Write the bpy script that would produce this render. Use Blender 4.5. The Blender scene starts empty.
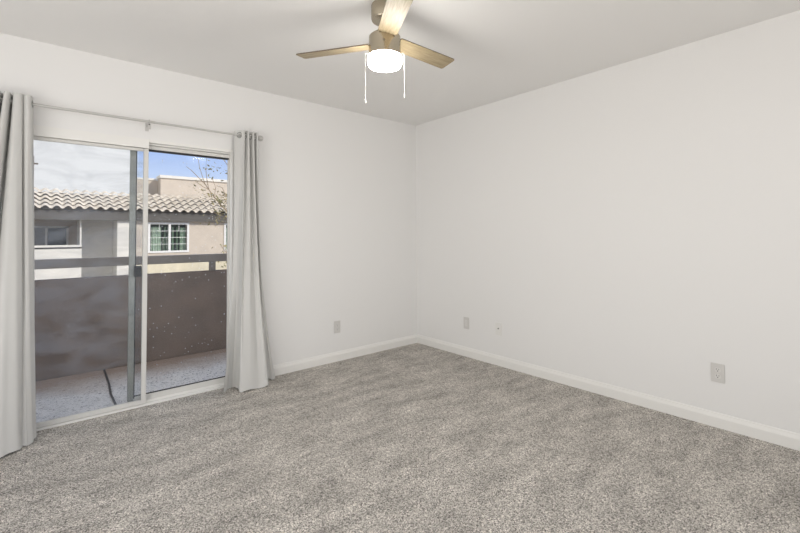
import bpy, bmesh, math, random
from mathutils import Vector, Matrix
random.seed(7)
S = bpy.context.scene
COL = S.collection
PI = math.pi

# ------------------------------------------------------------------ camera, sky, sun, fill, exposure
cam_d = bpy.data.cameras.new('camera')
cam = bpy.data.objects.new('camera', cam_d); COL.objects.link(cam); S.camera = cam
cam_d.sensor_width = 36.0
cam_d.lens = 417.108 / 800 * 36
cam_d.shift_y = -43.638 / 800
cam_d.clip_start = 0.05; cam_d.clip_end = 500
RT = Vector((0.7614161, -0.64823131, -0.00645718))
UP = Vector((-0.01407666, -0.02649127, 0.99954993))
FW = Vector((0.64811062, 0.76098251, 0.02929581))
cam.matrix_world = Matrix(((RT.x, UP.x, -FW.x, -3.18756), (RT.y, UP.y, -FW.y, -3.45974), (RT.z, UP.z, -FW.z, 1.2005), (0, 0, 0, 1)))

S.view_settings.view_transform = 'Standard'
S.view_settings.look = 'None'
S.view_settings.gamma = 1.0
S.view_settings.use_curve_mapping = False
S.view_settings.exposure = 0.0

def build_world():
    w = bpy.data.worlds.new('sky'); S.world = w; w.use_nodes = True
    nt = w.node_tree; nt.nodes.clear(); N = nt.nodes.new; L = nt.links.new
    out = N('ShaderNodeOutputWorld'); bg = N('ShaderNodeBackground'); L(bg.outputs[0], out.inputs[0])
    tc = N('ShaderNodeTexCoord'); sep = N('ShaderNodeSeparateXYZ'); L(tc.outputs['Generated'], sep.inputs[0])
    r = N('ShaderNodeValToRGB'); L(sep.outputs['Z'], r.inputs[0])
    e = r.color_ramp.elements
    e[0].position = 0.0; e[0].color = (0.72, 0.80, 0.93, 1)
    e[1].position = 1.0; e[1].color = (0.30, 0.38, 0.58, 1)
    m = e.new(0.12); m.color = (0.56, 0.68, 0.92, 1)
    m = e.new(0.18); m.color = (0.40, 0.54, 0.88, 1)
    m = e.new(0.45); m.color = (0.34, 0.46, 0.72, 1)
    # added white cloud bank, edged at the stile, whitens the left pane's sky
    at = N('ShaderNodeMath'); at.operation = 'ARCTAN2'; L(sep.outputs['X'], at.inputs[0]); L(sep.outputs['Y'], at.inputs[1])
    nz = N('ShaderNodeTexNoise'); nz.inputs['Scale'].default_value = 7; nz.inputs['Detail'].default_value = 5
    L(tc.outputs['Generated'], nz.inputs['Vector'])
    ad = N('ShaderNodeMath'); ad.operation = 'MULTIPLY_ADD'; L(nz.outputs['Fac'], ad.inputs[0]); ad.inputs[1].default_value = 0.03; L(at.outputs[0], ad.inputs[2])
    mr = N('ShaderNodeMapRange'); mr.interpolation_type = 'SMOOTHSTEP'
    L(ad.outputs[0], mr.inputs['Value']); mr.inputs['From Min'].default_value = 0.137 ; mr.inputs['From Max'].default_value = 0.163
    mr.inputs['To Min'].default_value = 1.0; mr.inputs['To Max'].default_value = 0.0
    mix = N('ShaderNodeMix'); mix.data_type = 'RGBA'
    L(mr.outputs[0], mix.inputs['Factor']); L(r.outputs[0], mix.inputs[6]); mix.inputs[7].default_value = (0.83, 0.835, 0.85, 1)
    L(mix.outputs[2], bg.inputs['Color']); bg.inputs['Strength'].default_value = 1.1
build_world()

sun_d = bpy.data.lights.new('sun', 'SUN'); sun_d.energy = 3.3; sun_d.angle = 0.009; sun_d.color = (1.0, 0.93, 0.82)
sun = bpy.data.objects.new('sun', sun_d); COL.objects.link(sun)
sun.rotation_euler = Vector((0.47, -0.67, 0.574)).to_track_quat('Z', 'Y').to_euler(); sun.location = (6, -8, 9)

# added fill lamp, set in an invented opening of the unseen back wall
fill_d = bpy.data.lights.new('back_fill_lamp', 'AREA'); fill_d.shape = 'RECTANGLE'; fill_d.size = 2.6; fill_d.size_y = 2.0
fill_d.energy = 27; fill_d.color = (1.0, 0.985, 0.965)
fill = bpy.data.objects.new('back_fill_lamp', fill_d); COL.objects.link(fill)
fill.location = (-2.8, -4.62, 1.2); fill.rotation_euler = (math.radians(122), 0, 0)

# second added fill lamp, at an invented opening left of the camera
side_fill_d = bpy.data.lights.new('side_fill_lamp', 'AREA'); side_fill_d.shape = 'RECTANGLE'; side_fill_d.size = 2.8; side_fill_d.size_y = 1.9
side_fill_d.energy = 52; side_fill_d.color = (1.0, 0.985, 0.97)
side_fill = bpy.data.objects.new('side_fill_lamp', side_fill_d); COL.objects.link(side_fill)
side_fill.location = (-5.35, -2.7, 1.0); side_fill.rotation_euler = (math.radians(128), 0, math.radians(-58))

# ------------------------------------------------------------------ helpers
def tag(o, label=None, cat=None, group=None, kind=None):
    if label: o['label'] = label
    if cat: o['category'] = cat
    if group: o['group'] = group
    if kind: o['kind'] = kind
    return o

def empty(name, loc=(0, 0, 0), rz=0.0, parent=None):
    o = bpy.data.objects.new(name, None); COL.objects.link(o)
    o.location = loc; o.rotation_euler = (0, 0, rz); o.empty_display_size = 0.1
    if parent: o.parent = parent
    return o

class MB:
    def __init__(s): s.bm = bmesh.new()
    def box(s, x0, x1, y0, y1, z0, z1, bev=0.0):
        x0, x1 = min(x0, x1), max(x0, x1); y0, y1 = min(y0, y1), max(y0, y1); z0, z1 = min(z0, z1), max(z0, z1)
        g = bmesh.ops.create_cube(s.bm, size=1.0)['verts']
        for v in g:
            v.co = Vector(((x0 + x1) / 2 + v.co.x * (x1 - x0), (y0 + y1) / 2 + v.co.y * (y1 - y0), (z0 + z1) / 2 + v.co.z * (z1 - z0)))
        if bev:
            ed = list({e for v in g for e in v.link_edges})
            bmesh.ops.bevel(s.bm, geom=ed, offset=bev, segments=2, affect='EDGES')
        return s
    def lathe(s, prof, c=(0, 0), seg=40):
        rows = []
        for r, z in prof:
            if r < 1e-6: rows.append([s.bm.verts.new((c[0], c[1], z))])
            else: rows.append([s.bm.verts.new((c[0] + r * math.cos(2 * PI * i / seg), c[1] + r * math.sin(2 * PI * i / seg), z)) for i in range(seg)])
        for a, b in zip(rows, rows[1:]):
            for i in range(seg):
                j = (i + 1) % seg
                va = [a[0]] if len(a) == 1 else [a[i], a[j]]
                vb = [b[0]] if len(b) == 1 else [b[j], b[i]]
                f = va + vb
                if len(f) > 2: s.bm.faces.new(f)
        bmesh.ops.recalc_face_normals(s.bm, faces=s.bm.faces)
        return s
    def tube(s, pts, r, seg=10, r2=None):
        pts = [Vector(p) for p in pts]; n = len(pts); rings = []
        for k, p in enumerate(pts):
            d = (pts[min(k + 1, n - 1)] - pts[max(k - 1, 0)]).normalized()
            a = d.cross(Vector((0, 0, 1)))
            if a.length < 1e-3: a = d.cross(Vector((1, 0, 0)))
            a.normalize(); b = d.cross(a)
            rr = r if r2 is None else r + (r2 - r) * k / (n - 1)
            rings.append([s.bm.verts.new(p + a * rr * math.cos(2 * PI * i / seg) + b * rr * math.sin(2 * PI * i / seg)) for i in range(seg)])
        for A, B in zip(rings, rings[1:]):
            for i in range(seg):
                j = (i + 1) % seg; s.bm.faces.new((A[i], A[j], B[j], B[i]))
        s.bm.faces.new(rings[0]); s.bm.faces.new(rings[-1][::-1])
        bmesh.ops.recalc_face_normals(s.bm, faces=s.bm.faces)
        return s
    def ball(s, c, r, sx=1, sy=1, sz=1, seg=20):
        g = bmesh.ops.create_uvsphere(s.bm, u_segments=seg, v_segments=seg // 2, radius=r)['verts']
        for v in g: v.co = Vector((c[0] + v.co.x * sx, c[1] + v.co.y * sy, c[2] + v.co.z * sz))
        return s
    def torus(s, c, R, r, axis='x', seg=28, ss=10):
        rows = []
        for i in range(seg):
            a = 2 * PI * i / seg; row = []
            for j in range(ss):
                b = 2 * PI * j / ss
                u = (R + r * math.cos(b)) * math.cos(a); v = (R + r * math.cos(b)) * math.sin(a); w = r * math.sin(b)
                q = {'x': (w, u, v), 'y': (u, w, v), 'z': (u, v, w)}[axis]
                row.append(s.bm.verts.new((c[0] + q[0], c[1] + q[1], c[2] + q[2])))
            rows.append(row)
        for i in range(seg):
            A, B = rows[i], rows[(i + 1) % seg]
            for j in range(ss):
                k = (j + 1) % ss; s.bm.faces.new((A[j], B[j], B[k], A[k]))
        bmesh.ops.recalc_face_normals(s.bm, faces=s.bm.faces)
        return s
    def prism(s, poly, axis, a, b):
        def P(u, v, t): return {'x': (t, u, v), 'y': (u, t, v), 'z': (u, v, t)}[axis]
        A = [s.bm.verts.new(P(u, v, a)) for u, v in poly]; B = [s.bm.verts.new(P(u, v, b)) for u, v in poly]
        n = len(poly)
        for i in range(n):
            j = (i + 1) % n; s.bm.faces.new((A[i], A[j], B[j], B[i]))
        s.bm.faces.new(A[::-1]); s.bm.faces.new(B)
        bmesh.ops.recalc_face_normals(s.bm, faces=s.bm.faces)
        return s
    def build(s, name, mat, parent=None, smooth=False, kind=None):
        me = bpy.data.meshes.new(name); s.bm.to_mesh(me); s.bm.free()
        me.materials.append(mat)
        if smooth:
            for p in me.polygons: p.use_smooth = True
            me.set_sharp_from_angle(angle=math.radians(38))
        o = bpy.data.objects.new(name, me); COL.objects.link(o)
        if parent: o.parent = parent
        if kind: o['kind'] = kind
        return o

# ------------------------------------------------------------------ materials
def new_mat(name):
    m = bpy.data.materials.new(name); m.use_nodes = True
    return m, m.node_tree, m.node_tree.nodes['Principled BSDF']

def plain(name, col, rough=0.6, metal=0.0, bump=0.0, bscale=200, var=0.0, vscale=6, spec=0.5):
    m, nt, p = new_mat(name); N = nt.nodes.new; L = nt.links.new
    p.inputs['Base Color'].default_value = (*col, 1); p.inputs['Roughness'].default_value = rough; p.inputs['Metallic'].default_value = metal
    p.inputs['Specular IOR Level'].default_value = spec
    tc = N('ShaderNodeTexCoord')
    if bump:
        n = N('ShaderNodeTexNoise'); n.inputs['Scale'].default_value = bscale; n.inputs['Detail'].default_value = 3; L(tc.outputs['Object'], n.inputs['Vector'])
        b = N('ShaderNodeBump'); b.inputs['Strength'].default_value = bump; b.inputs['Distance'].default_value = 0.004
        L(n.outputs['Fac'], b.inputs['Height']); L(b.outputs[0], p.inputs['Normal'])
    if var:
        n = N('ShaderNodeTexNoise'); n.inputs['Scale'].default_value = vscale; n.inputs['Detail'].default_value = 5; L(tc.outputs['Object'], n.inputs['Vector'])
        r = N('ShaderNodeValToRGB'); L(n.outputs['Fac'], r.inputs[0])
        r.color_ramp.elements[0].position = 0.3; r.color_ramp.elements[1].position = 0.7
        r.color_ramp.elements[0].color = (*[c * (1 - var) for c in col], 1); r.color_ramp.elements[1].color = (*[min(1, c * (1 + var)) for c in col], 1)
        L(r.outputs[0], p.inputs['Base Color'])
    return m

M_wall = plain('wall_paint', (0.83, 0.823, 0.81), 0.75, bump=0.08, bscale=90, spec=0.25)
M_ceil = plain('ceiling_paint', (0.86, 0.853, 0.84), 0.85, bump=0.10, bscale=110, spec=0.2)
M_trim = plain('white_trim_paint', (0.84, 0.83, 0.80), 0.38)
M_alu = plain('white_aluminium', (0.70, 0.69, 0.66), 0.4)
M_alu2 = plain('weathered_aluminium', (0.30, 0.31, 0.29), 0.4, metal=0.5, var=0.12, vscale=9)
M_gasket = plain('black_gasket', (0.02, 0.02, 0.022), 0.6)
M_black = plain('black_plastic', (0.02, 0.018, 0.02), 0.35)
M_nickel = plain('brushed_nickel', (0.47, 0.415, 0.325), 0.26, metal=1.0)
M_steel = plain('brushed_steel_rod', (0.56, 0.55, 0.53), 0.5, metal=0.35)
M_plate = plain('outlet_plastic', (0.66, 0.645, 0.62), 0.35)
M_plate_w = plain('white_plate_plastic', (0.80, 0.79, 0.765), 0.3)
M_socket = plain('socket_plastic', (0.72, 0.705, 0.68), 0.3)
M_slot = plain('socket_slot', (0.03, 0.03, 0.03), 0.6)
M_chain = plain('pale_chain', (0.85, 0.84, 0.80), 0.35)

def carpet():
    m, nt, p = new_mat('loop_carpet'); N = nt.nodes.new; L = nt.links.new
    tc = N('ShaderNodeTexCoord')
    def noise(sc, det, rough=0.6, mp=None):
        n = N('ShaderNodeTexNoise'); n.inputs['Scale'].default_value = sc; n.inputs['Detail'].default_value = det; n.inputs['Roughness'].default_value = rough
        L((mp or tc).outputs[0 if mp else 'Object'], n.inputs['Vector']); return n
    n1 = N('ShaderNodeTexVoronoi'); n1.inputs['Scale'].default_value = 265; L(tc.outputs['Object'], n1.inputs['Vector'])
    sc = N('ShaderNodeSeparateColor'); L(n1.outputs['Color'], sc.inputs[0])
    r1 = N('ShaderNodeValToRGB'); L(sc.outputs[0], r1.inputs[0]); e = r1.color_ramp.elements
    e[0].position = 0.0; e[0].color = (0.085, 0.08, 0.073, 1); e[1].position = 1.0; e[1].color = (0.87, 0.825, 0.765, 1)
    k = e.new(0.3); k.color = (0.338, 0.317, 0.291, 1); k = e.new(0.7); k.color = (0.565, 0.532, 0.49, 1)
    # brushed pile: streaky lighter and darker patches
    mp = N('ShaderNodeMapping'); mp.inputs['Rotation'].default_value = (0, 0, 0.75); mp.inputs['Scale'].default_value = (1.0, 2.6, 1)
    L(tc.outputs['Object'], mp.inputs['Vector'])
    n2 = noise(3.2, 5, 0.62, mp)
    r2 = N('ShaderNodeMapRange'); L(n2.outputs['Fac'], r2.inputs['Value']); r2.inputs['From Min'].default_value = 0.32; r2.inputs['From Max'].default_value = 0.68
    r2.inputs['To Min'].default_value = 0.80; r2.inputs['To Max'].default_value = 1.27
    mx = N('ShaderNodeMix'); mx.data_type = 'RGBA'; mx.blend_type = 'MULTIPLY'; mx.inputs['Factor'].default_value = 1
    L(r1.outputs[0], mx.inputs[6]); L(r2.outputs[0], mx.inputs[7]); L(mx.outputs[2], p.inputs['Base Color'])
    b = N('ShaderNodeBump'); b.inputs['Strength'].default_value = 0.35; b.inputs['Distance'].default_value = -0.006
    L(n1.outputs['Distance'], b.inputs['Height']); L(b.outputs[0], p.inputs['Normal'])
    p.inputs['Roughness'].default_value = 0.95; p.inputs['Specular IOR Level'].default_value = 0.05
    return m
M_carpet = carpet()

def fabric():
    m, nt, p = new_mat('linen_curtain'); N = nt.nodes.new; L = nt.links.new
    tc = N('ShaderNodeTexCoord')
    n = N('ShaderNodeTexNoise'); n.inputs['Scale'].default_value = 420; L(tc.outputs['Object'], n.inputs['Vector'])
    b = N('ShaderNodeBump'); b.inputs['Strength'].default_value = 0.15; b.inputs['Distance'].default_value = 0.001
    L(n.outputs['Fac'], b.inputs['Height']); L(b.outputs[0], p.inputs['Normal'])
    p.inputs['Base Color'].default_value = (0.70, 0.695, 0.672, 1); p.inputs['Roughness'].default_value = 0.9; p.inputs['Specular IOR Level'].default_value = 0.1
    t = N('ShaderNodeBsdfTranslucent'); t.inputs['Color'].default_value = (0.6, 0.6, 0.58, 1)
    ms = N('ShaderNodeMixShader'); ms.inputs[0].default_value = 0.12
    out = nt.nodes['Material Output']; L(p.outputs[0], ms.inputs[1]); L(t.outputs[0], ms.inputs[2]); L(ms.outputs[0], out.inputs[0])
    return m
M_fab = fabric()

def glass(name, dirt, specks, swirl):
    m = bpy.data.materials.new(name); m.use_nodes = True; nt = m.node_tree; nt.nodes.clear(); N = nt.nodes.new; L = nt.links.new
    out = N('ShaderNodeOutputMaterial'); tr = N('ShaderNodeBsdfTransparent'); tr.inputs[0].default_value = (0.965, 0.972, 0.975, 1)
    gl = N('ShaderNodeBsdfGlossy'); gl.inputs['Roughness'].default_value = 0.09; gl.inputs['Color'].default_value = (0.9, 0.95, 1.0, 1)
    fr = N('ShaderNodeFresnel'); fr.inputs['IOR'].default_value = 1.11
    m1 = N('ShaderNodeMixShader'); L(fr.outputs[0], m1.inputs[0]); L(tr.outputs[0], m1.inputs[1]); L(gl.outputs[0], m1.inputs[2])
    df = N('ShaderNodeBsdfDiffuse'); df.inputs[0].default_value = (0.75, 0.78, 0.82, 1)
    tl = N('ShaderNodeBsdfTranslucent'); tl.inputs[0].default_value = (0.75, 0.78, 0.82, 1)
    md = N('ShaderNodeMixShader'); md.inputs[0].default_value = 0.92; L(df.outputs[0], md.inputs[1]); L(tl.outputs[0], md.inputs[2])
    tc = N('ShaderNodeTexCoord')
    # wiped smears on the pane
    n = N('ShaderNodeTexNoise'); n.inputs['Scale'].default_value = 1.7; n.inputs['Detail'].default_value = 7; n.inputs['Distortion'].default_value = 2.6
    mp = N('ShaderNodeMapping'); mp.inputs['Scale'].default_value = (1.0, 1.0, 2.4); L(tc.outputs['Object'], mp.inputs[0]); L(mp.outputs[0], n.inputs['Vector'])
    r = N('ShaderNodeMapRange'); L(n.outputs['Fac'], r.inputs['Value']); r.inputs['From Min'].default_value = 0.40; r.inputs['From Max'].default_value = 0.72
    r.inputs['To Min'].default_value = dirt; r.inputs['To Max'].default_value = dirt + swirl
    fac = r.outputs[0]
    if specks:
        v = N('ShaderNodeTexVoronoi'); v.inputs['Scale'].default_value = 42; L(tc.outputs['Object'], v.inputs['Vector'])
        lt = N('ShaderNodeMath'); lt.operation = 'LESS_THAN'; L(v.outputs['Distance'], lt.inputs[0]); lt.inputs[1].default_value = 0.155
        sp = N('ShaderNodeSeparateColor'); L(v.outputs['Color'], sp.inputs[0])
        lt2 = N('ShaderNodeMath'); lt2.operation = 'LESS_THAN'; L(sp.outputs[0], lt2.inputs[0]); lt2.inputs[1].default_value = 0.17
        mu = N('ShaderNodeMath'); mu.operation = 'MULTIPLY'; L(lt.outputs[0], mu.inputs[0]); L(lt2.outputs[0], mu.inputs[1])
        mu2 = N('ShaderNodeMath'); mu2.operation = 'MULTIPLY_ADD'; L(mu.outputs[0], mu2.inputs[0]); mu2.inputs[1].default_value = specks; L(fac, mu2.inputs[2])
        fac = mu2.outputs[0]
    m2 = N('ShaderNodeMixShader'); L(fac, m2.inputs[0]); L(m1.outputs[0], m2.inputs[1]); L(md.outputs[0], m2.inputs[2]); L(m2.outputs[0], out.inputs[0])
    return m
M_glass_smear = glass('smeared_glass', 0.03, 0.0, 0.17)
M_glass_clean = glass('spotted_glass', 0.008, 0.9, 0.02)

def wood():
    m, nt, p = new_mat('oak_blade'); N = nt.nodes.new; L = nt.links.new
    tc = N('ShaderNodeTexCoord'); mp = N('ShaderNodeMapping'); mp.inputs['Scale'].default_value = (6, 60, 60); L(tc.outputs['Object'], mp.inputs[0])
    n = N('ShaderNodeTexNoise'); n.inputs['Scale'].default_value = 2.2; n.inputs['Detail'].default_value = 6; L(mp.outputs[0], n.inputs['Vector'])
    r = N('ShaderNodeValToRGB'); L(n.outputs['Fac'], r.inputs[0]); e = r.color_ramp.elements
    e[0].position = 0.3; e[0].color = (0.26, 0.20, 0.115, 1); e[1].position = 0.7; e[1].color = (0.43, 0.35, 0.22, 1)
    L(r.outputs[0], p.inputs['Base Color']); p.inputs['Roughness'].default_value = 0.5
    return m
M_wood = wood()
M_blade_shade = plain('shaded_blade_edge', (0.13, 0.095, 0.06), 0.6)  # dark edge tone, with the blade top's shade put into the colour
M_dark_edge = plain('dark_blade_iron', (0.10, 0.085, 0.07), 0.45, metal=0.6)

def emit(name, col, s):
    m = bpy.data.materials.new(name); m.use_nodes = True; nt = m.node_tree; nt.nodes.clear()
    o = nt.nodes.new('ShaderNodeOutputMaterial'); e = nt.nodes.new('ShaderNodeEmission'); e.inputs[0].default_value = (*col, 1); e.inputs[1].default_value = s
    nt.links.new(e.outputs[0], o.inputs[0]); return m
M_globe = emit('lit_opal_glass', (1.0, 0.965, 0.91), 51.0)

# exterior
M_stucco = plain('beige_stucco', (0.60, 0.53, 0.46), 0.9, bump=0.3, bscale=14, var=0.05, vscale=3, spec=0.1)
M_stucco_w = plain('pane_whitened_stucco', (0.76, 0.74, 0.70), 0.9, bump=0.2, bscale=14, spec=0.1)  # left wing whitened: the left pane's pale haze put into the wall colour
M_stucco_y = plain('cream_stucco', (0.70, 0.64, 0.50), 0.9, bump=0.3, bscale=14, var=0.1, vscale=2.5, spec=0.1)
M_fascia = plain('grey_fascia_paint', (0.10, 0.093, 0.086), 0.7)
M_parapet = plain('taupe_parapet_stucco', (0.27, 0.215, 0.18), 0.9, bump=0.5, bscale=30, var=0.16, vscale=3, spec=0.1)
M_rail = plain('grey_rail_paint', (0.30, 0.265, 0.235), 0.6, var=0.1)
M_cap = plain('pale_parapet_cap', (0.78, 0.76, 0.72), 0.8)
M_white = plain('white_vinyl', (0.80, 0.80, 0.80), 0.4)
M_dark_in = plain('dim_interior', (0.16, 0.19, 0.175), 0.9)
M_green = plain('pale_green_drape', (0.62, 0.76, 0.64), 0.9)
M_blind = plain('grey_blind', (0.35, 0.36, 0.38), 0.8)
M_bark = plain('twig_bark', (0.36, 0.28, 0.20), 0.9)
M_pole = plain('weathered_pole_wood', (0.16, 0.13, 0.11), 0.9)
M_ground = plain('desert_ground', (0.42, 0.37, 0.31), 0.95, var=0.15, vscale=0.5)
M_roofing = plain('grey_roofing', (0.35, 0.33, 0.31), 0.9)

def tile_mat():
    m, nt, p = new_mat('concrete_roof_tile'); N = nt.nodes.new; L = nt.links.new
    tc = N('ShaderNodeTexCoord'); n = N('ShaderNodeTexNoise'); n.inputs['Scale'].default_value = 3.0; n.inputs['Detail'].default_value = 4; L(tc.outputs['Object'], n.inputs['Vector'])
    r = N('ShaderNodeValToRGB'); L(n.outputs['Fac'], r.inputs[0]); e = r.color_ramp.elements
    e[0].position = 0.3; e[0].color = (0.62, 0.55, 0.46, 1); e[1].position = 0.7; e[1].color = (0.84, 0.77, 0.68, 1)
    L(r.outputs[0], p.inputs['Base Color']); p.inputs['Roughness'].default_value = 0.9
    return m
M_tile = tile_mat()

def leaf_mat():
    m, nt, p = new_mat('olive_leaf'); N = nt.nodes.new; L = nt.links.new
    tc = N('ShaderNodeTexCoord'); n = N('ShaderNodeTexNoise'); n.inputs['Scale'].default_value = 9; L(tc.outputs['Object'], n.inputs['Vector'])
    r = N('ShaderNodeValToRGB'); L(n.outputs['Fac'], r.inputs[0]); e = r.color_ramp.elements
    e[0].position = 0.35; e[0].color = (0.16, 0.18, 0.07, 1); e[1].position = 0.65; e[1].color = (0.46, 0.37, 0.18, 1)
    L(r.outputs[0], p.inputs['Base Color']); p.inputs['Roughness'].default_value = 0.6
    return m
M_leaf = leaf_mat()

def terrazzo():
    m, nt, p = new_mat('speckled_deck_coating'); N = nt.nodes.new; L = nt.links.new
    tc = N('ShaderNodeTexCoord')
    n = N('ShaderNodeTexNoise'); n.inputs['Scale'].default_value = 55; n.inputs['Detail'].default_value = 4; n.inputs['Roughness'].default_value = 0.7; L(tc.outputs['Object'], n.inputs['Vector'])
    r = N('ShaderNodeValToRGB'); L(n.outputs['Fac'], r.inputs[0]); e = r.color_ramp.elements
    e[0].position = 0.34; e[0].color = (0.10, 0.10, 0.11, 1); e[1].position = 0.45; e[1].color = (0.84, 0.81, 0.78, 1)
    # brown dust washed up along the foot of the parapet
    sp = N('ShaderNodeSeparateXYZ'); L(tc.outputs['Object'], sp.inputs[0])
    n2 = N('ShaderNodeTexNoise'); n2.inputs['Scale'].default_value = 3; n2.inputs['Detail'].default_value = 4; L(tc.outputs['Object'], n2.inputs['Vector'])
    ad = N('ShaderNodeMath'); ad.operation = 'MULTIPLY_ADD'; L(n2.outputs['Fac'], ad.inputs[0]); ad.inputs[1].default_value = 0.6; L(sp.outputs['Y'], ad.inputs[2])
    mr = N('ShaderNodeMapRange'); L(ad.outputs[0], mr.inputs['Value']); mr.inputs['From Min'].default_value = 0.95; mr.inputs['From Max'].default_value = 1.45; mr.inputs['To Max'].default_value = 0.9
    mx = N('ShaderNodeMix'); mx.data_type = 'RGBA'; L(mr.outputs[0], mx.inputs['Factor']); L(r.outputs[0], mx.inputs[6]); mx.inputs[7].default_value = (0.40, 0.28, 0.20, 1)
    L(mx.outputs[2], p.inputs['Base Color']); p.inputs['Roughness'].default_value = 0.8
    return m
M_deck = terrazzo()

# ------------------------------------------------------------------ the room
H = 2.44
XW, YS = -4.7, -4.6            # far walls, behind and left of the camera
DX0, DX1, DZ = -3.33, -2.02, 1.905   # sliding door opening
o = MB().box(XW - 0.15, 0.15, YS - 0.15, 0.12, -0.25, 0.0).build('floor', M_carpet)
tag(o, 'grey and taupe speckled carpet floor of the bedroom', 'floor', kind='structure')
o = MB().box(XW - 0.15, 0.15, YS - 0.15, 0.12, H, H + 0.4).build('ceiling', M_ceil)
tag(o, 'flat off-white painted ceiling above the fan', 'ceiling', kind='structure')
b = MB(); b.box(-8, DX0, 0, 0.12, 0, H); b.box(DX1, 5, 0, 0.12, 0, H); b.box(DX0, DX1, 0, 0.12, DZ, H)
b.box(-8, XW - 0.15, 0, 0.12, H, H + 0.4); b.box(0.15, 5, 0, 0.12, H, H + 0.4); b.box(-8, 5, 0, 0.12, -3, -0.251)
tag(b.build('wall_left', M_wall), 'white wall with the sliding glass door and the curtains', 'wall', kind='structure')
tag(MB().box(0, 0.15, YS - 0.15, 0, 0, H).build('wall_right', M_wall), 'bare white wall to the right with three small wall plates', 'wall', kind='structure')
b = MB(); b.box(XW - 0.15, XW, YS - 0.15, -4.1, 0, H); b.box(XW - 0.15, XW, -1.1, 0, 0, H); b.box(XW - 0.15, XW, -4.1, -1.1, 2.2, H)
tag(b.build('wall_side', M_wall), 'white wall left of the camera with an opening added for the fill lamp', 'wall', kind='structure')
b = MB(); b.box(XW, -4.25, YS - 0.15, YS, 0, H); b.box(-0.75, 0, YS - 0.15, YS, 0, H); b.box(-4.25, -0.75, YS - 0.15, YS, 2.25, H); b.box(-4.25, -0.75, YS - 0.15, YS, 0, 0.15)
tag(b.build('wall_back', M_wall), 'white wall behind the camera with an opening added for the fill lamp', 'wall', kind='structure')

prof = [(0, 0), (-0.013, 0), (-0.013, 0.060), (-0.0105, 0.068), (-0.006, 0.078), (-0.004, 0.087), (0, 0.090)]
tag(MB().prism(prof, 'x', DX1 + 0.003, 0).build('baseboard_left', M_trim), 'white baseboard below the sliding door wall', 'baseboard', kind='structure')
tag(MB().prism(prof, 'y', YS, 0).build('baseboard_right', M_trim), 'white baseboard along the bare right wall', 'baseboard', kind='structure')

# ------------------------------------------------------------------ sliding glass door
door = empty('door_1', (-2.65, 0.04, 0)); tag(door, 'two-panel sliding glass door to the balcony, in a pale metal frame', 'sliding door', kind='structure')
def dpart(mb, name, mat, parent=None):
    ob = mb.build(name, mat, None)
    ob.parent = parent or door
    if parent is None: ob.matrix_parent_inverse = Matrix.Translation(-door.location)
    return ob
f = MB()
f.box(DX0, DX0 + 0.022, -0.004, 0.10, 0, DZ, .002); f.box(DX1 - 0.014, DX1, -0.004, 0.10, 0, DZ, .002)
f.box(DX0 + 0.022, -2.622, -0.004, 0.034, 1.839, DZ, .002); f.box(-2.622, DX1 - 0.014, -0.004, 0.034, 1.882, DZ, .002); f.box(DX0 + 0.022, DX1 - 0.014, 0.034, 0.10, 1.872, DZ, .002)
f.box(DX0 + 0.022, DX1 - 0.014, -0.004, 0.10, 0.0, 0.014, .002)
for y in (0.036, 0.048, 0.083): f.box(DX0 + 0.022, DX1 - 0.014, y, y + 0.003, 0.014, 0.024)
dpart(f, 'door_frame', M_trim)
# room-side sliding panel
sp = MB()
sp.box(-2.652, -2.6225, 0.002, 0.032, 0.016, 1.836, .003)      # meeting stile
sp.box(-3.306, -3.272, 0.004, 0.032, 0.016, 1.836, .003)
p1 = dpart(sp, 'panel_stile', M_alu)
dpart(MB().box(-3.272, -2.652, 0.006, 0.030, 1.816, 1.835, .003), 'panel_top_rail', M_alu)
dpart(MB().box(-3.272, -2.652, 0.003, 0.030, 0.016, 0.046, .003), 'panel_bottom_rail', M_alu)
dpart(MB().box(-3.272, -2.652, 0.016, 0.020, 0.046, 1.816), 'smeared_pane', M_glass_smear)['label'] = 'smeared left glass pane'
l = MB(); l.box(-2.700, -2.653, 0.030, 0.062, 0.915, 0.992, .004); l.box(-2.690, -2.668, 0.022, 0.031, 0.925, 0.982, .003)
dpart(l, 'latch', M_black)['label'] = 'black latch box'
# outer fixed panel
fp = MB(); fp.box(-2.728, -2.692, 0.052, 0.080, 0.016, 1.868, .003)
dpart(fp, 'outer_stile', M_alu2)['label'] = 'weathered grey outer stile'
dpart(MB().box(-2.692, -2.686, 0.056, 0.076, 0.05, 1.84), 'stile_gasket', M_gasket)
dpart(MB().box(-2.686, DX1 - 0.014, 0.050, 0.078, 1.843, 1.869, .002), 'outer_top_rail', M_alu)
dpart(MB().box(-2.686, DX1 - 0.020, 0.054, 0.076, 1.829, 1.843), 'head_gasket', M_gasket)
dpart(MB().box(-2.686, DX1 - 0.014, 0.052, 0.080, 0.016, 0.064, .003), 'outer_bottom_rail', M_alu)
dpart(MB().box(-2.686, DX1 - 0.020, 0.054, 0.060, 0.064, 0.071), 'sill_gasket', M_gasket)
dpart(MB().box(DX1 - 0.026, DX1 - 0.014, 0.054, 0.078, 0.064, 1.845, .002), 'outer_jamb_rail', M_alu)
dpart(MB().box(-2.686, DX1 - 0.026, 0.064, 0.068, 0.064, 1.845), 'spotted_pane', M_glass_clean)['label'] = 'right glass pane with dried water spots'

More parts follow.
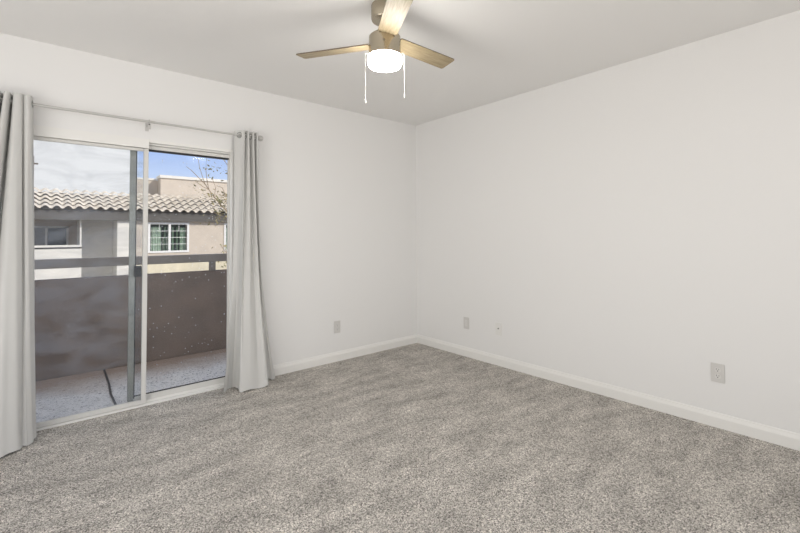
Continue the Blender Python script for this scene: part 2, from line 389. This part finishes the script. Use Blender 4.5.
# ------------------------------------------------------------------ curtain rod and curtains
RY, RZ = -0.09, 2.012
rod = empty('curtain_rod', (-2.65, RY, RZ)); tag(rod, 'thin brushed metal curtain rod with round finials above the sliding door', 'curtain rod')
def rpart(mb, name, mat, smooth=True):
    ob = mb.build(name, mat, rod, smooth); ob.matrix_parent_inverse = Matrix.Translation(-rod.location); return ob
rpart(MB().tube([(-3.66, RY, RZ), (-2.6, RY, RZ)], 0.0085, 14), 'pole', M_steel)
rpart(MB().tube([(-2.62, RY, RZ), (-1.865, RY, RZ)], 0.0072, 14), 'sliding_pole', M_steel)
for x, s in ((-1.835, 1), (-3.69, -1)):
    fb = MB(); fb.ball((x, RY, RZ), 0.023); fb.tube([(x - s * 0.034, RY, RZ), (x - s * 0.018, RY, RZ)], 0.013, 14); rpart(fb, 'finial', M_steel)
for x, hw in ((-2.637, 0.011), (-1.905, 0.004), (-3.62, 0.011)):
    k = MB(); k.box(x - hw, x + hw, -0.004, -0.0005, RZ - 0.05, RZ + 0.008, .001)
    k.box(x - 0.003, x + 0.003, RY - 0.004, -0.003, RZ - 0.018, RZ - 0.0095); k.torus((x, RY, RZ), 0.0125, 0.003, 'x'); k.box(x - hw, x + hw, RY - 0.003, RY + 0.003, RZ - 0.052, RZ - 0.0135, .001)
    bk = rpart(k, 'bracket', M_steel)
    sc = MB().ball((x, RY - 0.004, RZ - 0.020), 0.005, seg=10).build('set_screw', M_black, bk)

def catmull(P, n):
    out = []
    for i in range(len(P) - 1):
        p0, p1, p2, p3 = P[max(i - 1, 0)], P[i], P[i + 1], P[min(i + 2, len(P) - 1)]
        for k in range(n):
            t = k / n
            out.append(tuple(0.5 * (2 * b + (c - a) * t + (2 * a - 5 * b + 4 * c - d) * t * t + (3 * b - a - 3 * c + d) * t ** 3) for a, b, c, d in zip(p0, p1, p2, p3)))
    out.append(tuple(P[-1])); return out

def curtain(name, label, top, bot, z0, z1, ease, rows=40, hem=0.085):
    """top/bot: matching (x, y) control points across the cloth, at heights z1 and z0."""
    root = empty(name, (sum(p[0] for p in bot) / len(bot), -0.12, 0)); tag(root, label, 'curtain', 'curtains beside the sliding door')
    T, B = catmull(top, 7), catmull(bot, 7); n = len(T)
    EZ = [c[0] for c in catmull([(q,) for q in ease], 7)]
    cross = []
    for i in range(n - 1):
        a, b = T[i], T[i + 1]
        if (a[1] - RY) * (b[1] - RY) <= 0 and a[1] != b[1]:
            t = (RY - a[1]) / (b[1] - a[1]); cx = a[0] + (b[0] - a[0]) * t
            if not cross or abs(cx - cross[-1][0]) > 0.006: cross.append((cx, math.atan2(-(b[0] - a[0]), b[1] - a[1])))
    def strip(t0, t1, m, off=0.0):
        bm = bmesh.new(); G = []
        vs = [t0 + (t1 - t0) * j / m for j in range(m + 1)]
        if t0 == 0.0: vs = [0.05 * j / 26 for j in range(26)] + [0.05 + (t1 - 0.05) * j / m for j in range(m + 1)]
        for v in vs:
            G.append([bm.verts.new((T[i][0] + (B[i][0] - T[i][0]) * v ** EZ[i] + 0.004 * math.sin(i * 0.9 + v * 5) * v,
                                    min(-0.02, T[i][1] + (B[i][1] - T[i][1]) * v ** EZ[i] + 0.006 * math.sin(i * 0.5 + v * 7) * v * (1 - v)), z1 + (z0 - z1) * v + 0.006 * math.sin(i * 0.35) * v)) for i in range(n)])
        for a, b_ in zip(G, G[1:]):
            for i in range(n - 1):
                c = (a[i].co + a[i + 1].co + b_[i].co + b_[i + 1].co) / 4
                if any((c - Vector((x, RY, RZ))).length < 0.0205 for x, _ in cross): continue
                bm.faces.new((a[i], a[i + 1], b_[i + 1], b_[i]))
        return bm
    def mk(nm, t0, t1, m, th):
        bm = strip(t0, t1, m); me = bpy.data.meshes.new(nm); bm.to_mesh(me); bm.free(); me.materials.append(M_fab)
        for p in me.polygons: p.use_smooth = True
        ob = bpy.data.objects.new(nm, me); COL.objects.link(ob); ob.parent = root; ob.matrix_parent_inverse = Matrix.Translation(-root.location)
        md = ob.modifiers.new('thickness', 'SOLIDIFY'); md.thickness = th; md.offset = 0; md.use_rim = False
        return ob
    mk('cloth', 0.0, 1 - hem / (z1 - z0), rows, 0.0022)
    mk('hem', 1 - hem / (z1 - z0), 1.0, 4, 0.0065)
    for x, ang in cross:
        g = MB().torus((0, 0, 0), 0.0215, 0.0036, 'x').build('grommet', M_alu2, root, True)
        g.matrix_parent_inverse = Matrix.Translation(-root.location); g.location = (x, RY, RZ); g.rotation_euler = (0, 0, ang)
    return root

curtain('curtain', 'pale grey curtain gathered at the right side of the glass door',
        [(-2.034, -.052), (-2.020, -.072), (-2.004, -.094), (-1.988, -.118), (-1.978, -.130), (-1.965, -.070), (-1.945, -.130), (-1.925, -.070), (-1.905, -.130), (-1.895, -.095), (-1.885, -.070), (-1.875, -.125), (-1.866, -.118), (-1.858, -.060)],
        [(-2.129, -.133), (-2.080, -.080), (-2.035, -.045), (-2.022, -.100), (-2.027, -.190), (-2.008, -.207), (-1.950, -.212), (-1.880, -.205), (-1.828, -.217), (-1.812, -.200), (-1.790, -.090), (-1.750, -.070), (-1.720, -.085), (-1.682, -.050)],
        0.008, 2.050, [3.4, 2.4, 1.6, 1.0, 0.8, 0.9, 1.1, 1.3, 1.6, 1.8, 2.0, 2.2, 2.4, 2.4])
curtain('curtain', 'long pale grey curtain at the left edge of the picture, left of the glass door',
        [(-3.255, -.070), (-3.262, -.115), (-3.278, -.128), (-3.292, -.118), (-3.298, -.112), (-3.304, -.130), (-3.320, -.140), (-3.338, -.128), (-3.346, -.050), (-3.356, -.122), (-3.378, -.130), (-3.388, -.050), (-3.400, -.125), (-3.430, -.125), (-3.445, -.055), (-3.46, -.12), (-3.50, -.12)],
        [(-3.214, -.100), (-3.219, -.159), (-3.245, -.206), (-3.268, -.205), (-3.280, -.150), (-3.273, -.241), (-3.325, -.283), (-3.40, -.290), (-3.455, -.130), (-3.480, -.20), (-3.535, -.25), (-3.57, -.12), (-3.60, -.23), (-3.66, -.25), (-3.69, -.12), (-3.72, -.22), (-3.78, -.24)],
        0.008, 2.056, [1.0] * 17)

# ------------------------------------------------------------------ ceiling fan
FX, FY = -1.808, -1.7225
fan = empty('ceiling_fan', (FX, FY, H)); tag(fan, 'brushed nickel ceiling fan with three oak blades and a lit drum light', 'ceiling fan')
def loc(z): return z - H
MB().lathe([(0, 0), (0.070, 0), (0.072, -0.006), (0.072, -0.074), (0.068, -0.084), (0.022, -0.088), (0, -0.088)]).build('canopy', M_nickel, fan, True)
MB().lathe([(0, -0.080), (0.013, -0.080), (0.013, -0.165), (0, -0.165)], seg=20).build('downrod', M_nickel, fan, True)
MB().lathe([(0, -0.155), (0.030, -0.155), (0.050, -0.163), (0.079, -0.168), (0.085, -0.175), (0.086, -0.281), (0, -0.281)]).build('motor_housing', M_nickel, fan, True)
MB().ball((-0.0575, -0.0665, -0.225), 0.005, seg=12).build('screw', M_dark_edge, fan, True)
MB().lathe([(0, -0.2812), (0.089, -0.2812), (0.0925, -0.286), (0.092, -0.315), (0.086, -0.331), (0.066, -0.339), (0.03, -0.342), (0, -0.3425)]).build('light_globe', M_globe, fan, True)['label'] = 'glowing white drum glass'
PITCH = math.radians(-11)
for deg, zt in ((0.8, -0.184), (123.5, -0.214), (241.8, -0.186)):
    # blade: long rounded board with slight taper, pitched about its own axis
    bl = MB(); w0, w1, r0, r1, th = 0.051, 0.056, 0.080, 0.508, 0.006
    poly = [(r0, -w0), (r1 - 0.008, -w1), (r1, -w1 + 0.008), (r1, w1 - 0.008), (r1 - 0.008, w1), (r0, w0)]
    bl.prism(poly, 'z', -th / 2, th / 2)
    ob = bl.build('blade', M_wood, fan)
    ob.data.materials.append(M_blade_shade)
    for p_ in ob.data.polygons:
        if p_.normal.z > -0.5: p_.material_index = 1
    ob.rotation_euler = (Matrix.Rotation(math.radians(deg), 3, 'Z') @ Matrix.Rotation(PITCH, 3, 'X')).to_euler(); ob.location = (0, 0, zt)
    ir = MB(); ir.box(0.060, 0.120, -0.022, 0.022, th / 2 + 0.0002, th / 2 + 0.005, .001); ir.build('blade_iron', M_dark_edge, ob)
# pull chains at the two sides of the housing
for sx, ln, nm in ((-1, 0.285, 'fan'), (1, 0.256, 'light')):
    d = Vector((RT.x, RT.y, 0)).normalized() * (0.105 * sx)
    z0 = -0.262
    c = MB(); c.tube([(d.x * 0.80, d.y * 0.80, z0), (d.x * 0.96, d.y * 0.96, z0 + 0.002), (d.x, d.y, z0 - 0.006), (d.x, d.y, -0.222 - ln)], 0.0011, 8)
    ch = c.build('pull_chain', M_chain, fan, True)
    fbz = -0.222 - ln
    MB().lathe([(0, fbz + 0.002), (0.0022, fbz), (0.0042, fbz - 0.014), (0.0032, fbz - 0.026), (0, fbz - 0.028)], (d.x, d.y), 12).build('fob', M_chain, ch, True)

# ------------------------------------------------------------------ wall plates  (built facing +Y locally at the wall, then turned)
def plate_root(name, label, cat, x, y, z, rz, group=None):
    r = empty(name, (x, y, z), rz); tag(r, label, cat, group); return r
PW, PH = 0.035, 0.0575
def duplex(label, x, y, z, rz):
    r = plate_root('wall_outlet', label, 'outlet', x, y, z, rz, 'duplex outlets on the walls')
    MB().box(-PW, PW, -0.006, 0.0, -PH, PH, .002).build('plate', M_plate, r)
    for s in (1, -1):
        k = MB(); k.prism([(0.0165 * math.cos(a) if abs(math.cos(a)) < .95 else 0.0157 * math.copysign(1, math.cos(a)), s * 0.0195 + max(-0.0135, min(0.0135, 0.0165 * math.sin(a)))) for a in [2 * PI * i / 28 for i in range(28)]], 'y', -0.0085, -0.0061)
        kk = k.build('receptacle', M_socket, r)
        sl = MB(); sl.box(-0.0075, -0.0052, -0.0093, -0.0086, s * 0.0195 + 0.000, s * 0.0195 + 0.0085); sl.box(0.0052, 0.0072, -0.0093, -0.0086, s * 0.0195 + 0.001, s * 0.0195 + 0.0075)
        sl.tube([(0, -0.0093, s * 0.0195 - 0.0065), (0, -0.0086, s * 0.0195 - 0.0065)], 0.0028, 10)
        sl.build('slot', M_slot, kk)
    MB().ball((0, -0.0064, 0), 0.003, sy=0.4, seg=10).build('screw', M_socket, r)
    return r
duplex('grey-white duplex outlet on the wall with the sliding door, right of the curtain', -1.043, -0.0002, 0.325, 0)
duplex('grey-white duplex outlet nearest the right edge of the picture, above the baseboard', -0.0002, -2.746, 0.335, -PI / 2)
r = plate_root('wall_jack_plate', 'narrow grey decorator plate nearest the room corner on the right wall', 'wall plate', -0.0002, -0.722, 0.328, -PI / 2)
MB().box(-PW, PW, -0.006, 0.0, -PH, PH, .002).build('plate', M_plate, r)
MB().box(-0.0165, 0.0165, -0.0085, -0.0061, -0.033, 0.033, .001).build('insert', M_socket, r)
r = plate_root('coax_plate', 'plain white cable plate with a single dark centre jack on the right wall', 'wall plate', -0.0002, -1.109, 0.334, -PI / 2)
MB().box(-PW, PW, -0.006, 0.0, -PH, PH, .002).build('plate', M_plate_w, r)
MB().tube([(0, -0.0061, 0.004), (0, -0.014, 0.004)], 0.0052, 12).build('jack', M_black, r, True)
for s in (1, -1): MB().ball((0, -0.0064, s * 0.042), 0.003, sy=0.4, seg=10).build('screw', M_plate_w, r)

# ------------------------------------------------------------------ balcony
BY = 1.30
tag(MB().box(-5.2, 1.6, 0.121, BY + 0.18, -0.30, -0.03).build('floor_balcony', M_deck), 'speckled grey balcony floor outside the sliding door', 'balcony floor', kind='structure')
b = MB(); b.box(-5.2, 1.6, BY, BY + 0.15, -0.03, 0.825, .006); b.box(-5.2, -5.05, 0.121, BY, -0.03, 0.825); b.box(1.45, 1.6, 0.121, BY, -0.03, 0.825)
tag(b.build('wall_balcony', M_parapet), 'solid taupe stucco balcony parapet outside the glass door', 'parapet', kind='structure')
rl = empty('balcony_railing', (-2.6, BY + 0.07, 0.825)); tag(rl, 'grey flat top rail on short posts above the balcony parapet', 'railing')
def lp(mb, nm): ob = mb.build(nm, M_rail, rl); ob.matrix_parent_inverse = Matrix.Translation(-rl.location)
lp(MB().box(-5.2, 1.6, BY + 0.01, BY + 0.13, 0.925, 1.006, .004), 'top_rail')
for x in (-4.4, -3.45, -1.785, -0.1, 1.3): lp(MB().box(x - 0.028, x + 0.028, BY + 0.04, BY + 0.096, 0.8251, 0.925), 'post')
cr = MB().tube([(-2.752, 1.29, -0.0265), (-2.757, 1.0, -0.0265), (-2.762, 0.8, -0.0265), (-2.778, 0.5, -0.0265), (-2.773, 0.13, -0.0265)], 0.0085, 6).build('expansion_joint', M_black, None, True)  # dark tube standing in for the expansion joint in the deck
tag(cr, 'thin dark expansion joint running across the balcony floor from parapet to door', 'floor joint')

# ------------------------------------------------------------------ neighbouring building
FYY = 15.0
tag(MB().box(-60, 80, -30, 120, -3.3, -3.0).build('ground', M_ground), 'dusty ground between the two buildings', 'ground', kind='structure')
nb = empty('apartment_building', (0, FYY, -3)); tag(nb, 'two-storey apartment building with a tiled roof across from the balcony', 'building')
def bp(mb, nm, mat, parent=None, smooth=False):
    ob = mb.build(nm, mat, None, smooth); ob.parent = parent or nb
    if parent is None: ob.matrix_parent_inverse = Matrix.Translation(-nb.location)
    return ob
# right wing with two window openings
W1, W2 = (-0.175, 1.274), (2.646, 4.10); WZ0, WZ1 = 0.573, 1.756
b = MB(); R0, R1 = -0.635, 12.0
b.box(R0, W1[0], FYY, FYY + 0.25, 0.40, 2.15); b.box(W1[1], W2[0], FYY, FYY + 0.25, 0.40, 2.15); b.box(W2[1], R1, FYY, FYY + 0.25, 0.40, 2.15)
for w in (W1, W2): b.box(w[0], w[1], FYY, FYY + 0.25, 0.40, WZ0); b.box(w[0], w[1], FYY, FYY + 0.25, WZ1, 2.15)
b.box(R0, R1, FYY + 3.0, FYY + 3.2, -3, 2.1)
bp(b, 'beige_wall', M_stucco)
bp(MB().box(R0, R1, FYY, FYY + 0.25, -3, 0.40), 'lower_wall', M_stucco_y)
def window(w):
    fr = MB(); t = 0.075
    fr.box(w[0], w[1], FYY - 0.03, FYY + 0.06, WZ1 - t, WZ1); fr.box(w[0], w[1], FYY - 0.03, FYY + 0.06, WZ0, WZ0 + t)
    fr.box(w[0], w[0] + t, FYY - 0.03, FYY + 0.06, WZ0 + t, WZ1 - t); fr.box(w[1] - t, w[1], FYY - 0.03, FYY + 0.06, WZ0 + t, WZ1 - t)
    mid = (w[0] + w[1]) / 2 + 0.02; fr.box(mid - 0.04, mid + 0.04, FYY - 0.02, FYY + 0.06, WZ0 + t, WZ1 - t)
    F = bp(fr, 'window', M_white)
    mu = MB()
    for k in (1, 2, 3):
        z = WZ0 + t + (WZ1 - WZ0 - 2 * t) * k / 4
        mu.box(w[0] + t, mid - 0.04, FYY + 0.015, FYY + 0.03, z - 0.009, z + 0.009); mu.box(mid + 0.04, w[1] - t, FYY + 0.015, FYY + 0.03, z - 0.009, z + 0.009)
    for x in ((mid + 0.04 + w[1] - t) / 2, (w[0] + t + mid - 0.04) / 2): mu.box(x - 0.008, x + 0.008, FYY + 0.015, FYY + 0.03, WZ0 + 0.85, WZ1 - t)
    ob = mu.build('muntins', M_white, F); ob.matrix_parent_inverse = Matrix.Identity(4)
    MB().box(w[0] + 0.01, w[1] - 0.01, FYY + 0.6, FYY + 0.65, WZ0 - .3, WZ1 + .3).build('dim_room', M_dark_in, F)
    for (a, c_) in ((0.08, 0.33), (0.40, 0.46), (0.49, 0.56), (0.60, 0.66), (0.82, 0.98), (0.72, 0.77)):
        bm = bmesh.new(); x0 = w[0] + (w[1] - w[0]) * a * 0.93 + 0.03; x1 = w[0] + (w[1] - w[0]) * c_ * 0.93 + 0.03; ns = 14; tp = []
        for i in range(ns + 1):
            x = x0 + (x1 - x0) * i / ns; y = FYY + 0.14 + 0.022 * math.sin(i * 1.7)
            tp.append((bm.verts.new((x, y, WZ0 + 0.02)), bm.verts.new((x + 0.02 * (0.5 - i / ns), y, WZ1 - 0.16 - 0.05 * random.random()))))
        for p, q in zip(tp, tp[1:]): bm.faces.new((p[0], q[0], q[1], p[1]))
        d = MB(); d.bm.free(); d.bm = bm
        bmesh.ops.solidify(bm, geom=bm.faces[:], thickness=0.008)
        d.build('drape', M_green, F)
for w in (W1, W2): window(w)
# left wing: pier, recessed wall, patio with low wall and window
bp(MB().box(-1.155, R0 - 0.001, FYY - 0.05, FYY + 1.6, -3, 2.15), 'whitened_pier', M_stucco_w)
bp(MB().box(-2.19, -1.156, FYY + 1.4, FYY + 1.6, -3, 2.15), 'recessed_wall', M_stucco_w)
b = MB(); b.box(-9, -2.191, FYY - 0.05, FYY + 0.12, -0.22, 0.80); b.box(-9, -2.191, FYY - 0.10, FYY + 0.14, 0.86, 0.93)
bp(b, 'patio_wall', M_stucco_w)
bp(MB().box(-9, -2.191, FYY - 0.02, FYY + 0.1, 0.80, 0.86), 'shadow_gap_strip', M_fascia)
bp(MB().box(-9, -2.191, FYY + 0.0, FYY + 0.2, -3, -0.22), 'lower_patio_wall', M_stucco_y)
bp(MB().box(-9, -2.191, FYY + 1.9, FYY + 2.1, -3, 2.15), 'patio_rear_wall', M_stucco)
bp(MB().box(-2.24, -2.191, FYY + 0.141, FYY + 1.9, -0.22, 2.1), 'patio_side_wall', M_stucco_w)
fr = MB(); x0, x1, z0, z1 = -3.86, -2.50, 0.55, 1.62; yy = FYY + 1.86
for bx in ((x0, x1, z1 - .06, z1), (x0, x1, z0, z0 + .06), (x0, x0 + .06, z0, z1), (x1 - .06, x1, z0, z1), (-3.18, -3.11, z0, z1)): fr.box(bx[0], bx[1], yy - .02, yy + .04, bx[2], bx[3])
F = bp(fr, 'patio_window', M_white)
MB().box(x0 + .06, -3.18, yy + .005, yy + .02, z0 + .06, z1 - .06).build('blind', M_blind, F)
MB().box(-3.11, x1 - .06, yy + .005, yy + .02, z0 + .06, z1 - .06).build('pane', plain('dark_pane', (0.05, 0.06, 0.08), 0.1), F)
# fascia and soffit, roof tiles
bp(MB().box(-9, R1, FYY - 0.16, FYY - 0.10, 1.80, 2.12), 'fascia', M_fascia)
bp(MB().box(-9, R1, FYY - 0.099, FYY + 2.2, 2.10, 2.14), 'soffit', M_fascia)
bm = bmesh.new(); nrow, run, slope, per, xs0, xs1 = 5, 0.41, 0.40, 0.30, -9.0, 12.0
ncol = int((xs1 - xs0) / per * 8)
for k in range(nrow):
    y0 = FYY - 0.30 + k * run; y1 = y0 + run * 1.12; zb = 2.13 + k * run * slope
    rowv = []
    for i in range(ncol + 1):
        x = xs0 + (xs1 - xs0) * i / ncol; ph = ((x - xs0) / per) % 1.0
        hgt = 0.088 * max(0.0, math.sin(ph * PI * 1.35)) - 0.012 * (ph > 0.75) + 0.008 * math.sin(int((x - xs0) / per) * 12.9 + k * 5)
        rowv.append((bm.verts.new((x, y0, zb + 0.050 + hgt)), bm.verts.new((x, y0, zb + 0.070 + hgt)), bm.verts.new((x, y1, zb + run * 1.12 * slope + hgt * 0.8))))
    for p, q in zip(rowv, rowv[1:]):
        bm.faces.new((p[0], q[0], q[1], p[1])); bm.faces.new((p[1], q[1], q[2], p[2]))
d = MB(); d.bm.free(); d.bm = bm; bp(d, 'roof_tiles', M_tile)
b = MB(); b.prism([(FYY - 0.1, 2.14), (FYY + 1.85, 2.14), (FYY + 1.85, 2.88)], 'x', -9, 12); bp(b, 'roof_deck', M_roofing)
# upper block behind the tiled roof
bp(MB().box(0.586, 12, FYY + 1.86, FYY + 2.55, 2.2, 3.74), 'upper_block', M_stucco)
bp(MB().box(0.55, 12, FYY + 1.80, FYY + 2.60, 3.74, 3.86), 'block_cap', M_cap)
bp(MB().box(-0.20, 0.585, FYY + 2.5, FYY + 2.8, 2.2, 3.68), 'rear_block', M_stucco)
bp(MB().box(-0.22, 0.549, FYY + 2.47, FYY + 2.83, 3.68, 3.76), 'rear_block_cap', M_cap)

# ------------------------------------------------------------------ tree outside, right of the door
tr = empty('tree', (0.55, 5.0, -3.0)); tag(tr, 'sparse tree with bare twigs and a few olive leaves beyond the balcony', 'tree')
br = MB()
br.tube([(0.55, 5.0, -3.0), (0.50, 5.02, -1.2), (0.35, 5.05, 0.2), (0.18, 5.0, 0.9)], 0.085, 10, 0.045)
ends = []
def branch(pts, r, r2=0.004):
    br.tube(pts, r, 7, r2); ends.append(pts)
Yt = 5.0
branch([(0.18, 5.0, 0.9), (-0.10, 4.95, 1.30), (-0.38, 5.0, 1.62), (-0.55, 5.02, 1.79), (-0.70, 5.0, 1.96), (-0.80, 4.98, 2.09), (-0.91, 4.97, 2.14), (-1.03, 5.0, 2.23)], 0.020, 0.004)
branch([(-0.80, 4.98, 2.09), (-0.87, 5.0, 2.20), (-1.00, 5.03, 2.34), (-1.10, 5.05, 2.45), (-1.19, 5.05, 2.51)], 0.009)
branch([(-0.87, 5.0, 2.20), (-0.92, 5.0, 2.35), (-0.96, 5.02, 2.50), (-1.0, 5.0, 2.68)], 0.006)
branch([(-0.80, 4.98, 2.09), (-0.85, 4.95, 2.28), (-0.87, 4.95, 2.47), (-0.86, 4.95, 2.70)], 0.006)
branch([(0.18, 5.0, 0.9), (-0.12, 5.05, 1.25), (-0.38, 5.1, 1.42), (-0.48, 5.1, 1.60), (-0.61, 5.1, 1.63), (-0.72, 5.1, 1.71)], 0.013)
branch([(-0.10, 4.95, 1.30), (-0.25, 4.9, 1.75), (-0.38, 4.9, 1.92), (-0.52, 4.9, 1.99), (-0.58, 4.9, 2.14), (-0.69, 4.9, 2.17)], 0.014)
branch([(0.35, 5.05, 0.2), (0.0, 5.0, 0.45), (-0.36, 5.0, 0.69), (-0.47, 5.0, 0.89), (-0.57, 5.0, 1.01)], 0.014)
branch([(0.18, 5.0, 0.9), (0.25, 5.0, 1.8), (0.1, 5.1, 2.6), (0.2, 5.0, 3.3)], 0.030)
branch([(0.25, 5.0, 1.8), (-0.10, 4.95, 2.25), (-0.42, 4.95, 2.52), (-0.60, 4.95, 2.78)], 0.014)
branch([(-0.70, 5.0, 1.96), (-0.66, 5.05, 2.15), (-0.73, 5.05, 2.34)], 0.006)
br.build('branches', M_bark, tr, True).matrix_parent_inverse = Matrix.Translation(-tr.location)
lf = bmesh.new()
def leaf(p, s):
    d = Vector((random.uniform(-1, 1), random.uniform(-1, 1), random.uniform(-1, .3))).normalized(); a = d.cross(Vector((random.uniform(-1, 1), random.uniform(-1, 1), 1))).normalized()
    n = d.cross(a) * s * 0.08
    q = [p, p + d * s * .5 + a * s * .22 + n, p + d * s, p + d * s * .5 - a * s * .22 + n]
    m = p + d * s * .5
    v = [lf.verts.new(x) for x in q]; c = lf.verts.new(m)
    for i, j in ((0, 1), (1, 2), (2, 3), (3, 0)): lf.faces.new((v[i], v[j], c))
for P, n in ((Vector((-0.78, 5, 2.46)), 16), (Vector((-0.62, 5, 1.92)), 26), (Vector((-0.80, 5, 2.04)), 12), (Vector((-0.5, 5, 1.68)), 30), (Vector((-0.48, 5, 2.02)), 22), (Vector((-0.6, 5.1, 1.58)), 16), (Vector((-0.47, 5, 0.92)), 16), (Vector((-0.42, 5, 0.66)), 12), (Vector((-0.45, 5, 2.5)), 12), (Vector((-0.95, 5, 2.2)), 8), (Vector((-0.68, 4.9, 1.52)), 10), (Vector((0.1, 5, 2.8)), 60), (Vector((0.1, 5, 1.6)), 50)):
    for i in range(int(n * 1.8)):
        leaf(P + Vector((random.gauss(0, .10), random.gauss(0, .12), random.gauss(0, .075))), random.uniform(.04, .085))
d = MB(); d.bm.free(); d.bm = lf; ob = d.build('leaves', M_leaf, tr); ob.matrix_parent_inverse = Matrix.Translation(-tr.location)

# a utility pole far beyond the roofs
up = empty('utility_pole', (-4.0, 40, -3)); tag(up, 'thin utility pole with a crossarm far beyond the tiled roof, at the left glass edge', 'utility pole')
MB().lathe([(0, 0), (0.14, 0), (0.10, 10.6), (0, 10.6)], seg=12).build('mast', M_pole, up, True)
MB().box(-0.5, 0.34, -0.06, 0.06, 9.95, 10.07).build('crossarm', M_pole, up)
